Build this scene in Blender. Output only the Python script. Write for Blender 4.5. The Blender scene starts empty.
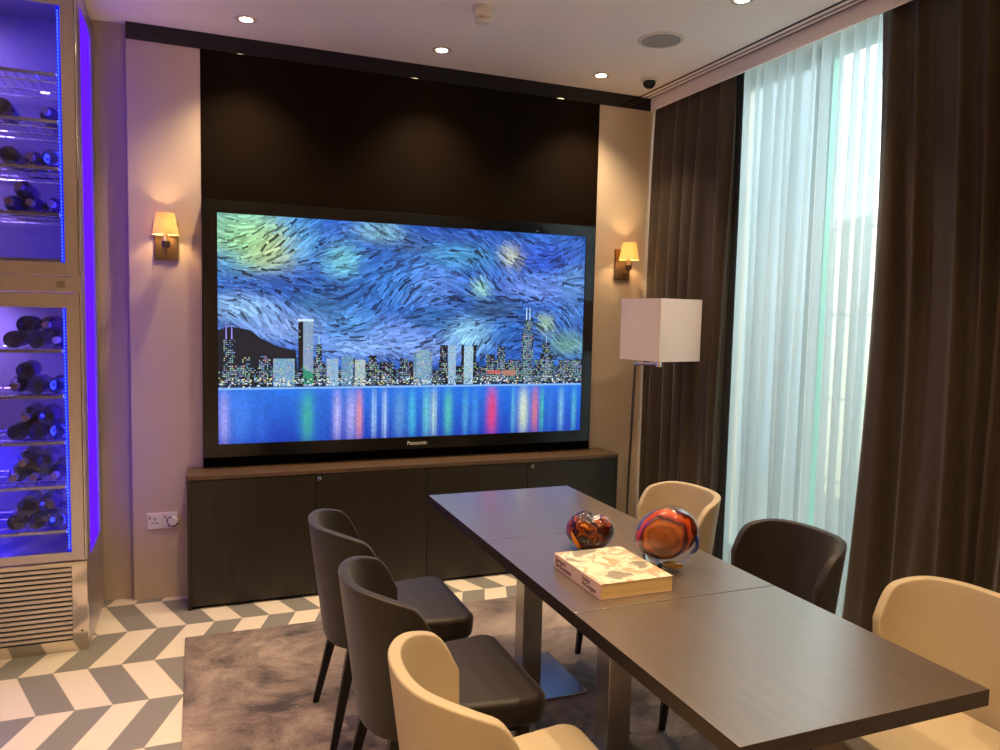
import bpy, bmesh, math, random
from mathutils import Vector, Matrix
PI = math.pi
sc = bpy.context.scene
COL = sc.collection

# ------------------------------------------------------------------ camera
def camera():
    yaw, pitch, roll = 0.380190, 0.080467, 0.022996
    cy, sy, cp, sp = math.cos(yaw), math.sin(yaw), math.cos(pitch), math.sin(pitch)
    f = Vector((sy*cp, cy*cp, -sp)); r = Vector((cy, -sy, 0)); u = r.cross(f)
    r2 = r*math.cos(roll) + u*math.sin(roll); u2 = -r*math.sin(roll) + u*math.cos(roll)
    cd = bpy.data.cameras.new('camera'); co = bpy.data.objects.new('camera', cd); COL.objects.link(co)
    m = Matrix((( r2.x, u2.x, -f.x, -2.68775), (r2.y, u2.y, -f.y, -4.29551), (r2.z, u2.z, -f.z, 1.53912), (0, 0, 0, 1)))
    co.matrix_world = m
    cd.sensor_width = 36; cd.lens = 763.21/1000*36; cd.clip_start = 0.02; cd.clip_end = 200
    sc.camera = co
camera()

# ------------------------------------------------------------------ world, exposure
SKY = 6.6
w = bpy.data.worlds.new('world'); sc.world = w; w.use_nodes = True
bg = w.node_tree.nodes['Background']; bg.inputs[0].default_value = (0.86, 0.95, 1.0, 1); bg.inputs[1].default_value = SKY
sc.view_settings.view_transform = 'Standard'; sc.view_settings.look = 'None'
sc.view_settings.exposure = 0.45; sc.view_settings.gamma = 1.0; sc.view_settings.use_curve_mapping = False
sc.cycles.use_denoising = True
sc.cycles.max_bounces = 10; sc.cycles.diffuse_bounces = 5; sc.cycles.glossy_bounces = 5
sc.cycles.transmission_bounces = 10; sc.cycles.transparent_max_bounces = 16
sc.cycles.sample_clamp_indirect = 6.0
sc.cycles.caustics_reflective = False; sc.cycles.caustics_refractive = False

WARM = (1.0, 0.74, 0.44)
DOWNLIGHT_W = 60.0      # ceiling downlights
REAR = 1.7               # boost of the added, unseen rear rows
SCONCE_W = 5.0
HC = 2.928             # ceiling height
HF = 2.846             # bottom of the fascia

def light(name, kind, loc, energy, color, parent=None, **kw):
    d = bpy.data.lights.new(name, kind); d.energy = energy; d.color = color
    for k, v in kw.items(): setattr(d, k, v)
    o = bpy.data.objects.new(name, d); COL.objects.link(o); o.location = loc
    if parent: o.parent = parent
    return o
# daylight coming in through the window: a portal over the opening guides the sky light
p = light('window_daylight', 'AREA', (0.55, -1.3, 1.5), 1.0, (1, 1, 1), shape='RECTANGLE', size=2.9, size_y=2.0)
p.rotation_euler = (0, PI/2, 0); p.data.cycles.is_portal = True

# ------------------------------------------------------------------ materials
def srgb(h):
    if isinstance(h, str):
        h = [int(h[i:i+2], 16)/255 for i in (0, 2, 4)]
    return tuple(c/12.92 if c <= 0.04045 else ((c+0.055)/1.055)**2.4 for c in h)
def mat(name, color, rough=0.5, metal=0.0, spec=0.5, **kw):
    m = bpy.data.materials.new(name); m.use_nodes = True
    b = m.node_tree.nodes['Principled BSDF']
    c = srgb(color) if isinstance(color, str) else color
    b.inputs['Base Color'].default_value = (*c, 1); b.inputs['Roughness'].default_value = rough
    b.inputs['Metallic'].default_value = metal; b.inputs['Specular IOR Level'].default_value = spec
    for k, v in kw.items():
        i = b.inputs[k.replace('_', ' ')]
        i.default_value = (*v, 1) if isinstance(v, tuple) and len(v) == 3 else v
    return m
def nt(m): return m.node_tree.nodes, m.node_tree.links, m.node_tree.nodes['Principled BSDF']
def noise_color(m, c1, c2, scale=(1, 1, 1), s=5.0, detail=4, lo=0.35, hi=0.65, bump=0.0, rough=None):
    n, l, b = nt(m)
    tc = n.new('ShaderNodeTexCoord'); mp = n.new('ShaderNodeMapping'); mp.inputs['Scale'].default_value = scale
    no = n.new('ShaderNodeTexNoise'); no.inputs['Scale'].default_value = s; no.inputs['Detail'].default_value = detail
    cr = n.new('ShaderNodeValToRGB'); cr.color_ramp.elements[0].position = lo; cr.color_ramp.elements[1].position = hi
    cr.color_ramp.elements[0].color = (*srgb(c1), 1); cr.color_ramp.elements[1].color = (*srgb(c2), 1)
    l.new(tc.outputs['Object'], mp.inputs[0]); l.new(mp.outputs[0], no.inputs['Vector'])
    l.new(no.outputs['Fac'], cr.inputs[0]); l.new(cr.outputs[0], b.inputs['Base Color'])
    if bump:
        bu = n.new('ShaderNodeBump'); bu.inputs['Strength'].default_value = bump; bu.inputs['Distance'].default_value = 0.002
        l.new(no.outputs['Fac'], bu.inputs['Height']); l.new(bu.outputs[0], b.inputs['Normal'])
    return m
def bumpy(m, s=60.0, strength=0.15, dist=0.002, detail=3, kind='noise'):
    n, l, b = nt(m)
    tc = n.new('ShaderNodeTexCoord')
    if kind == 'noise':
        no = n.new('ShaderNodeTexNoise'); no.inputs['Scale'].default_value = s; no.inputs['Detail'].default_value = detail; out = no.outputs['Fac']
    else:
        no = n.new('ShaderNodeTexVoronoi'); no.inputs['Scale'].default_value = s; out = no.outputs['Distance']
    bu = n.new('ShaderNodeBump'); bu.inputs['Strength'].default_value = strength; bu.inputs['Distance'].default_value = dist
    l.new(tc.outputs['Object'], no.inputs['Vector']); l.new(out, bu.inputs['Height']); l.new(bu.outputs[0], b.inputs['Normal'])
    return m
def emis(name, color, strength, back=None):
    m = bpy.data.materials.new(name); m.use_nodes = True; n = m.node_tree.nodes; l = m.node_tree.links
    n.remove(n['Principled BSDF']); e = n.new('ShaderNodeEmission')
    e.inputs[0].default_value = (*(srgb(color) if isinstance(color, str) else color), 1); e.inputs[1].default_value = strength
    l.new(e.outputs[0], n['Material Output'].inputs[0]); return m

M = {}
M['wall'] = bumpy(mat('wall_paint', 'c4b29e', 0.6), 150, 0.05, 0.001)
M['ceiling'] = mat('ceiling_paint', 'f8f1ea', 0.7)
M['gloss_black'] = mat('gloss_black_fascia', '0c0806', 0.03, 0, 0.5)
M['panel'] = noise_color(mat('dark_panel', '2c2017', 0.7, 0, 0.05), '110903', '160d05', (1, 1, 60), 3, 3, 0.3, 0.7)
M['wood_dark'] = noise_color(mat('dark_wood', '2f271f', 0.38), '1f1912', '2b241c', (50, 50, 1.2), 1.5, 5, 0.3, 0.7, 0.05)
M['wood_lit'] = noise_color(mat('dark_wood_lit', '5a4630', 0.4), '4c3a28', '5e4833', (1.2, 50, 50), 1.5, 5, 0.3, 0.7, 0.05)  # paler than the carcass: the stronger light on the top is in its colour
M['table_top'] = noise_color(mat('table_veneer', '33291f', 0.30, 0, 0.9, Coat_Weight=1.0, Coat_Roughness=0.28, Coat_IOR=1.85), '4c3e34', '5e5046', (60, 2.0, 2), 1.5, 6, 0.3, 0.7, 0.08)
M['table_edge'] = noise_color(mat('table_edge', '1d120c', 0.5), '1a100a', '24170f', (2, 2, 60), 1.5, 6)
M['steel'] = mat('brushed_steel', (0.52, 0.50, 0.47), 0.26, 1.0)
bumpy(M['steel'], 3, 0.02, 0.001)
M['fridge_steel'] = mat('fridge_steel', (0.58, 0.53, 0.60), 0.32, 1.0)
M['grille_steel'] = mat('grille_steel', (0.68, 0.62, 0.58), 0.35, 0.8)
M['chrome'] = mat('chrome', (0.8, 0.8, 0.8), 0.12, 1.0)
M['black'] = mat('black_plastic', '0b0b0c', 0.35)
M['black_gloss'] = mat('gloss_black_plastic', '0a0a0b', 0.18)
M['black_wood'] = mat('black_stained_wood', '0c0908', 0.35)
M['white_plastic'] = mat('white_plastic', 'e6e0d4', 0.35)
M['grey_plastic'] = mat('grey_plastic', '8e8a84', 0.5)
M['dark_leather'] = bumpy(mat('dark_leather', '1e120a', 0.48, 0, 0.35, Sheen_Weight=0.15), 220, 0.12, 0.0006)
M['cream_leather'] = bumpy(mat('cream_leather', 'ad9a7e', 0.5), 220, 0.12, 0.0006)
M['bronze'] = mat('bronze', (0.20, 0.13, 0.07), 0.35, 0.9)
M['pole'] = mat('dark_pole', (0.10, 0.08, 0.07), 0.3, 0.8)

def mix_shader(m, a, b, fac):
    n, l = m.node_tree.nodes, m.node_tree.links
    mx = n.new('ShaderNodeMixShader')
    if isinstance(fac, (int, float)): mx.inputs[0].default_value = fac
    else: l.new(fac, mx.inputs[0])
    l.new(a, mx.inputs[1]); l.new(b, mx.inputs[2]); return mx.outputs[0]
def cloth_shade(name, color, translucency, emit=None):
    m = bpy.data.materials.new(name); m.use_nodes = True; n, l = m.node_tree.nodes, m.node_tree.links
    n.remove(n['Principled BSDF'])
    d = n.new('ShaderNodeBsdfDiffuse'); t = n.new('ShaderNodeBsdfTranslucent')
    c = (*srgb(color), 1); d.inputs[0].default_value = c; t.inputs[0].default_value = c
    o = mix_shader(m, d.outputs[0], t.outputs[0], translucency)
    l.new(o, n['Material Output'].inputs[0]); return m
M['sconce_shade'] = cloth_shade('sconce_shade_cloth', 'f4dcae', 0.6)
M['lamp_shade'] = cloth_shade('floor_lamp_shade_cloth', 'efe2dc', 0.35)

def sheer_mat():
    m = bpy.data.materials.new('sheer_voile'); m.use_nodes = True; n, l = m.node_tree.nodes, m.node_tree.links
    n.remove(n['Principled BSDF'])
    d = n.new('ShaderNodeBsdfDiffuse'); t = n.new('ShaderNodeBsdfTranslucent'); tr = n.new('ShaderNodeBsdfTransparent')
    d.inputs[0].default_value = (*srgb('d4dadc'), 1); t.inputs[0].default_value = (*srgb('c8d4d8'), 1)
    tr.inputs[0].default_value = (0.95, 0.98, 0.98, 1)
    o1 = mix_shader(m, d.outputs[0], t.outputs[0], 0.6)
    lw = n.new('ShaderNodeLayerWeight'); lw.inputs[0].default_value = 0.5
    mr = n.new('ShaderNodeMapRange'); mr.inputs['To Min'].default_value = 0.50; mr.inputs['To Max'].default_value = 0.97
    l.new(lw.outputs['Facing'], mr.inputs['Value'])
    o2 = mix_shader(m, tr.outputs[0], o1, mr.outputs[0])
    l.new(o2, n['Material Output'].inputs[0]); return m
M['sheer'] = sheer_mat()
M['curtain'] = bumpy(noise_color(mat('brown_curtain', '3d3225', 0.62, Sheen_Weight=0.2, Sheen_Roughness=0.4), '352a1f', '453829', (200, 200, 14), 1.2, 4, 0.3, 0.7), 400, 0.1, 0.0008)
M['curtain_lining'] = mat('dark_curtain_lining', '20242a', 0.8)

def glass_mat(name, color=(1, 1, 1), rough=0.0, tint=0.9):
    # thin architectural pane: clear pass-through with a Fresnel reflection
    m = bpy.data.materials.new(name); m.use_nodes = True; n, l = m.node_tree.nodes, m.node_tree.links
    n.remove(n['Principled BSDF'])
    g = n.new('ShaderNodeBsdfGlossy'); g.inputs['Roughness'].default_value = rough
    t = n.new('ShaderNodeBsdfTransparent'); t.inputs[0].default_value = (color[0]*tint, color[1]*tint, color[2]*tint, 1)
    f = n.new('ShaderNodeFresnel'); ge = n.new('ShaderNodeNewGeometry'); mr = n.new('ShaderNodeMapRange')
    mr.inputs['To Min'].default_value = 1.45; mr.inputs['To Max'].default_value = 1/1.45     # leaving the pane is no total reflection
    l.new(ge.outputs['Backfacing'], mr.inputs['Value']); l.new(mr.outputs[0], f.inputs[0])
    o = mix_shader(m, t.outputs[0], g.outputs[0], f.outputs[0]); l.new(o, n['Material Output'].inputs[0]); return m
M['window_glass'] = glass_mat('window_glass', (0.97, 1.0, 0.99), 0.0, 0.95)
M['fridge_glass'] = glass_mat('fridge_door_glass', (0.9, 0.9, 1.0), 0.0, 0.85)

def floor_mat():
    m = mat('chevron_tiles', 'cccccc', 0.32); n, l, b = nt(m)
    g = n.new('ShaderNodeNewGeometry'); s = n.new('ShaderNodeSeparateXYZ'); l.new(g.outputs['Position'], s.inputs[0])
    def mth(op, a, bb=None):
        q = n.new('ShaderNodeMath'); q.operation = op
        for i, v in enumerate((a, bb)):
            if v is None: continue
            if isinstance(v, (int, float)): q.inputs[i].default_value = v
            else: l.new(v, q.inputs[i])
        return q.outputs[0]
    W, P = 0.1285, 0.3575
    v = mth('DIVIDE', mth('ADD', mth('MULTIPLY', s.outputs[1], -1), -0.0500), P)      # v=1 on B1
    k = mth('FLOOR', v)
    pp = mth('PINGPONG', v, 1.0)
    sh = mth('MULTIPLY', mth('SUBTRACT', 1.0, pp), -W)
    u = mth('DIVIDE', mth('SUBTRACT', mth('SUBTRACT', s.outputs[0], sh), -3.1255), W)
    par = mth('FLOORED_MODULO', mth('ADD', mth('FLOOR', u), k), 2.0)
    sel = mth('GREATER_THAN', par, 0.5)
    # thin joints
    fu = mth('ABSOLUTE', mth('SUBTRACT', mth('FRACT', u), 0.5)); fv = mth('ABSOLUTE', mth('SUBTRACT', mth('FRACT', v), 0.5))
    j = mth('MAXIMUM', mth('GREATER_THAN', fu, 0.493), mth('GREATER_THAN', fv, 0.4972))
    mx = n.new('ShaderNodeMix'); mx.data_type = 'RGBA'; l.new(sel, mx.inputs[0])
    mx.inputs[6].default_value = (*srgb('e6d8c4'), 1); mx.inputs[7].default_value = (*srgb('8a857e'), 1)
    mj = n.new('ShaderNodeMix'); mj.data_type = 'RGBA'; l.new(j, mj.inputs[0]); l.new(mx.outputs[2], mj.inputs[6]); mj.inputs[7].default_value = (*srgb('a59a8c'), 1)
    l.new(mj.outputs[2], b.inputs['Base Color'])
    return m
M['floor'] = floor_mat()

# ------------------------------------------------------------------ helpers
def newbm(): return bmesh.new()
def box(bm, x0, x1, y0, y1, z0, z1, bev=0.0, seg=2):
    t = bmesh.new()
    vs = [t.verts.new((x, y, z)) for x in (x0, x1) for y in (y0, y1) for z in (z0, z1)]
    for q in ((0, 1, 3, 2), (4, 6, 7, 5), (0, 4, 5, 1), (2, 3, 7, 6), (0, 2, 6, 4), (1, 5, 7, 3)): t.faces.new([vs[i] for i in q])
    bmesh.ops.recalc_face_normals(t, faces=t.faces)
    if bev: bmesh.ops.bevel(t, geom=t.edges[:], offset=bev, segments=seg, profile=0.5, affect='EDGES')
    merge(bm, t); return bm
def merge(bm, t, mtx=None):
    if mtx is not None: bmesh.ops.transform(t, matrix=mtx, verts=t.verts)
    me = bpy.data.meshes.new('tmp'); t.to_mesh(me); t.free(); bm.from_mesh(me); bpy.data.meshes.remove(me)
def prism(bm, pts, z0, z1, bev=0.0, seg=3, taper=1.0):
    t = bmesh.new(); cx = sum(p[0] for p in pts)/len(pts); cy = sum(p[1] for p in pts)/len(pts)
    a = [t.verts.new((cx+(p[0]-cx)*taper, cy+(p[1]-cy)*taper, z0)) for p in pts]; b = [t.verts.new((*p, z1)) for p in pts]; n = len(pts)
    t.faces.new(a[::-1]); t.faces.new(b)
    for i in range(n): t.faces.new((a[i], a[(i+1) % n], b[(i+1) % n], b[i]))
    bmesh.ops.recalc_face_normals(t, faces=t.faces)
    if bev:
        e = [e for e in t.edges if abs(e.verts[0].co.z-e.verts[1].co.z) < 1e-6]
        bmesh.ops.bevel(t, geom=e, offset=bev, segments=seg, profile=0.5, affect='EDGES')
    merge(bm, t); return bm
def lathe(bm, prof, seg=32, mtx=None, close=True):
    t = bmesh.new(); rings = []
    for r, z in prof:
        if r < 1e-6: rings.append([t.verts.new((0, 0, z))])
        else: rings.append([t.verts.new((r*math.cos(2*PI*i/seg), r*math.sin(2*PI*i/seg), z)) for i in range(seg)])
    for A, B in zip(rings, rings[1:]):
        for i in range(seg):
            j = (i+1) % seg
            if len(A) == 1 and len(B) == 1: continue
            if len(A) == 1: t.faces.new((A[0], B[i], B[j]))
            elif len(B) == 1: t.faces.new((A[i], B[0], A[j]))
            else: t.faces.new((A[i], B[i], B[j], A[j]))
    bmesh.ops.recalc_face_normals(t, faces=t.faces)
    merge(bm, t, mtx); return bm
def tube(bm, pts, r, seg=12, r1=None, cap=True):
    t = bmesh.new(); pts = [Vector(p) for p in pts]; n = len(pts); rings = []
    up = Vector((0, 0, 1))
    for i, p in enumerate(pts):
        d = (pts[min(i+1, n-1)]-pts[max(i-1, 0)]).normalized()
        a = d.cross(up)
        if a.length < 1e-3: a = d.cross(Vector((1, 0, 0)))
        a.normalize(); b = a.cross(d).normalized()
        rr = r if r1 is None else r+(r1-r)*i/(n-1)
        rings.append([t.verts.new(p+a*rr*math.cos(2*PI*k/seg)+b*rr*math.sin(2*PI*k/seg)) for k in range(seg)])
    for A, B in zip(rings, rings[1:]):
        for i in range(seg): t.faces.new((A[i], A[(i+1) % seg], B[(i+1) % seg], B[i]))
    if cap: t.faces.new(rings[0][::-1]); t.faces.new(rings[-1])
    bmesh.ops.recalc_face_normals(t, faces=t.faces)
    merge(bm, t); return bm
def obj(name, bm, m, parent=None, smooth=False, angle=0.7):
    me = bpy.data.meshes.new(name); bm.to_mesh(me); bm.free()
    for mm in (m if isinstance(m, list) else [m]): me.materials.append(mm)
    if smooth:
        for p_ in me.polygons: p_.use_smooth = True
        try: me.set_sharp_from_angle(angle=angle)
        except Exception: pass
    o = bpy.data.objects.new(name, me); COL.objects.link(o)
    if parent: o.parent = parent
    return o
def tag(o, label, cat, group=None, kind=None):
    o['label'] = label; o['category'] = cat
    if group: o['group'] = group
    if kind: o['kind'] = kind
    return o
def thing(name, label, cat, loc=(0, 0, 0), rz=0, group=None):
    o = bpy.data.objects.new(name, None); COL.objects.link(o); o.location = loc; o.rotation_euler = (0, 0, rz)
    o.empty_display_size = 0.05
    return tag(o, label, cat, group)
def struct(name, bm, m, label=None):
    o = obj(name, bm, m); o['kind'] = 'structure'
    o['label'] = label or name.replace('_', ' '); o['category'] = name.split('_')[0]
    return o
def dup(root, loc, rz, label, group=None):
    r = root.copy(); COL.objects.link(r); r.location = loc; r.rotation_euler = (0, 0, rz); r['label'] = label
    if group: r['group'] = group
    for ch in list(root.children):
        c = ch.copy(); COL.objects.link(c); c.parent = r
        for g in ch.children:
            d = g.copy(); COL.objects.link(d); d.parent = c
    return r
def roundrect(x0, x1, y0, y1, r, n=6):
    out = []
    for cx, cy, a0 in ((x1-r, y1-r, 0), (x0+r, y1-r, PI/2), (x0+r, y0+r, PI), (x1-r, y0+r, 1.5*PI)):
        for i in range(n+1):
            a = a0+PI/2*i/n; out.append((cx+r*math.cos(a), cy+r*math.sin(a)))
    return out

# ------------------------------------------------------------------ room shell
struct('floor', box(newbm(), -5.4, 0.6, -6.7, 0.5, -0.1, 0.0), M['floor'], 'floor of grey and cream chevron tiles')
b = box(newbm(), -5.4, 0.032, -6.7, 0.5, HC, HC+0.15)
box(b, 0.032, 0.6, -6.7, 0.5, HC+0.08, HC+0.15)
struct('ceiling', b, M['ceiling'], 'pale plaster ceiling')
struct('trim_1', box(newbm(), 0.020, 0.032, -6.7, 0.0, HF, HC), M['ceiling'], 'pale fascia along the top of the curtains')
b = box(newbm(), -2.997, -2.656, 0.0, 0.2, 0, HF); box(b, -0.345, 0.3, 0.0, 0.2, 0, HF); box(b, -2.997, 0.3, 0.01, 0.2, HF, HC)
box(b, -2.656, -0.345, 0.02, 0.2, 0, HF)
struct('wall_front', b, M['wall'], 'cream feature wall behind the screen')
struct('trim_2', box(newbm(), -2.997, 0.02, -0.004, 0.01, HF, HC), M['gloss_black'], 'glossy black fascia strip above the feature wall')
struct('trim_3', box(newbm(), -2.656, -0.345, -0.002, 0.02, 0.0, HF), M['panel'], 'dark brown panel behind the screen')
struct('wall_left', box(newbm(), -5.4, -5.2, -6.7, 0.2, 0, HC), M['wall'], 'left wall')
struct('wall_recess', box(newbm(), -5.4, -2.997, 0.05, 0.2, 0, HC), M['wall'], 'set back cream wall beside the wine fridge')
struct('wall_rear', box(newbm(), -5.4, 0.6, -6.7, -6.5, 0, HC), M['wall'], 'rear wall')
b = box(newbm(), 0.42, 0.6, -0.28, 0.2, 0, HC+0.08); box(b, 0.42, 0.6, -6.5, -3.3, 0, HC+0.08)
box(b, 0.42, 0.6, -3.3, -0.28, 0, 0.06); box(b, 0.42, 0.6, -3.3, -0.28, 2.99, HC+0.08)
struct('wall_right', b, M['wall'], 'wall around the tall window')
# window
b = newbm()
for y in (-0.31, -0.995, -2.15, -3.30+0.03):
    box(b, 0.44, 0.50, y-0.018, y+0.018, 0.06, 2.99)
box(b, 0.44, 0.50, -3.3, -0.28, 0.06, 0.12); box(b, 0.44, 0.50, -3.3, -0.28, 2.93, 2.99)
wf = struct('window_1', b, mat('window_frame', 'a8b8b4', 0.4), 'tall window behind the sheer curtain')
g = obj('window_pane', box(newbm(), 0.468, 0.474, -3.3, -0.28, 0.1, 2.95), M['window_glass'], wf)
# outside
st = mat('outside_panels', 'cfd2cf', 0.8)
n, l, bb = nt(st); tc = n.new('ShaderNodeTexCoord'); mp = n.new('ShaderNodeMapping'); mp.inputs['Rotation'].default_value = (PI/2, 0, PI/2)
br = n.new('ShaderNodeTexBrick'); br.inputs['Scale'].default_value = 1.0; br.inputs['Brick Width'].default_value = 1.6; br.inputs['Row Height'].default_value = 0.8
br.inputs['Mortar Size'].default_value = 0.012; br.offset = 0.5
br.inputs['Color1'].default_value = (*srgb('6a7378'), 1); br.inputs['Color2'].default_value = (*srgb('747c80'), 1); br.inputs['Mortar'].default_value = (*srgb('596266'), 1)
g_ = n.new('ShaderNodeNewGeometry'); sp_ = n.new('ShaderNodeSeparateXYZ'); cb_ = n.new('ShaderNodeCombineXYZ')
l.new(g_.outputs['Position'], sp_.inputs[0]); l.new(sp_.outputs[1], cb_.inputs[0]); l.new(sp_.outputs[2], cb_.inputs[1]); l.new(cb_.outputs[0], br.inputs['Vector'])
l.new(br.outputs[0], bb.inputs['Base Color'])
struct('wall_outside', box(newbm(), 3.0, 3.3, 1.72, 12, -0.3, 7.0), st, 'tall pale panelled wall outside the window')
st2 = st.copy(); st2.name = 'outside_cream_panels'; b2 = [q for q in st2.node_tree.nodes if q.type == 'TEX_BRICK'][0]
b2.inputs['Color1'].default_value = (*srgb('a8a28a'), 1); b2.inputs['Color2'].default_value = (*srgb('b0ab94'), 1)
struct('wall_outside_low', box(newbm(), 3.0, 3.3, -6, 1.72, -0.3, 2.5), st2, 'low cream panelled wall outside the window')
fin = obj('glass_fin', box(newbm(), 0.505, 0.56, -1.03, -0.98, 0.06, 2.99), mat('green_glass_edge', '58b898', 0.2), wf); fin['label'] = 'green glass fin edge'
struct('ground_outside', box(newbm(), 0.6, 12, -8, 14, -0.4, -0.15), mat('pale_paving', '60645f', 0.8), 'pale paving outside the window')

# ceiling diffuser (slots)
vt = thing('slot_diffuser', 'long linear air slot with three dark lines in the ceiling above the curtains', 'air vent', (-0.024, 0, HC))
b = box(newbm(), -0.042, 0.042, -6.4, -0.002, -0.004, -0.0005); obj('slot', b, M['black'], vt)
for x in (-0.0185, 0.0185):
    obj('blade', box(newbm(), x-0.0115, x+0.0115, -6.4, -0.002, -0.0046, -0.004), M['ceiling'], vt)

# ------------------------------------------------------------------ ceiling fittings
def make_downlight():
    t = thing('downlight', '', 'ceiling light', (0, 0, HC), 0, 'warm ceiling downlights')
    lathe_b = lathe(newbm(), [(0.030, -0.0005), (0.030, -0.0035), (0.035, -0.004), (0.044, -0.006), (0.052, -0.003), (0.052, -0.0005)], 32)
    obj('trim_ring', lathe_b, mat('downlight_trim', 'd8cdbf', 0.4), t, True)
    obj('lamp_lens', lathe(newbm(), [(0.0, -0.0048), (0.029, -0.0042), (0.029, -0.0005)], 24), emis('downlight_glow', (1.0, 0.74, 0.42), 40.0), t)
    L = light('downlight_beam', 'SPOT', (0, 0, -0.03), DOWNLIGHT_W, WARM, t, spot_size=math.radians(105), spot_blend=1.0, shadow_soft_size=0.03)
    return t
dl = make_downlight()
DL = [(-2.449, -0.288, 'ceiling downlight nearest the wine fridge, above the left of the screen'),
      (-1.460, -0.284, 'ceiling downlight above the middle of the screen'),
      (-0.494, -0.276, 'ceiling downlight nearest the small dome camera'),
      (-0.462, -1.47, 'downlight cut by the top of the photo, above the sheer curtain side')]
for x in (-2.45, -1.46): DL.append((x, -1.42, 'ceiling downlight outside the photo, behind the front row'))
for y in (-2.75, -4.2, -5.6):
    for x in (-3.6, -2.3, -1.0): DL.append((x, y, 'added unseen ceiling downlight, above or behind the camera'))
for i, (x, y, lab) in enumerate(DL):
    if i == 0: dl.location = (x, y, HC); dl['label'] = lab
    else:
        q = dup(dl, (x, y, HC), 0, lab)
        if y < -2.0:            # added unseen rear rows, boosted for more bounce off the floor
            for c_ in q.children:
                if c_.type == 'LIGHT': c_.data = c_.data.copy(); c_.data.energy = DOWNLIGHT_W*REAR
t = thing('ceiling_speaker', 'round grey flush ceiling speaker left of the air slot', 'speaker', (-0.503, -0.905, HC))
obj('rim', lathe(newbm(), [(0.098, -0.0005), (0.098, -0.007), (0.112, -0.006), (0.118, -0.0005)], 48), M['white_plastic'], t, True)
gm = bumpy(mat('speaker_mesh', '9c9a94', 0.6), 300, 0.5, 0.001, kind='v')
obj('grille', lathe(newbm(), [(0, -0.006), (0.06, -0.006), (0.098, -0.004), (0.098, -0.0005)], 48), gm, t, True)
t = thing('smoke_detector', 'white smoke detector on the ceiling at the top of the photo', 'smoke detector', (-1.455, -0.90, HC))
obj('mounting_base', lathe(newbm(), [(0.0, -0.0005), (0.052, -0.0005), (0.052, -0.012), (0.046, -0.016), (0.0, -0.016)], 32), M['white_plastic'], t, True)
obj('housing', lathe(newbm(), [(0.0, -0.014), (0.044, -0.016), (0.044, -0.040), (0.036, -0.046), (0, -0.046)], 32), M['white_plastic'], t, True)
b = newbm()
for k in range(8):
    a = 2*PI*k/8; c, s_ = math.cos(a), math.sin(a)
    q = newbm(); box(q, 0.024, 0.036, -0.004, 0.004, -0.062, -0.044); merge(b, q, Matrix.Rotation(a, 4, 'Z'))
lathe(b, [(0, -0.044), (0.018, -0.044), (0.018, -0.058), (0, -0.058)], 16); lathe(b, [(0, -0.060), (0.037, -0.060), (0.037, -0.065), (0.028, -0.070), (0, -0.071)], 32)
obj('sensor_chamber', b, M['white_plastic'], t)
t = thing('dome_camera', 'small black dome security camera on the ceiling beside the air slot', 'security camera', (-0.205, -0.335, HC))
obj('camera_base', lathe(newbm(), [(0, -0.0005), (0.050, -0.0005), (0.050, -0.008), (0.044, -0.014), (0, -0.014)], 32), M['white_plastic'], t, True)
obj('dome', lathe(newbm(), [(0.036, -0.012), (0.037, -0.022)]+[(0.037*math.cos(a*PI/2/8), -0.022-0.034*math.sin(a*PI/2/8)) for a in range(1, 9)], 32), mat('smoked_dome', '17110d', 0.1), t, True)

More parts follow.
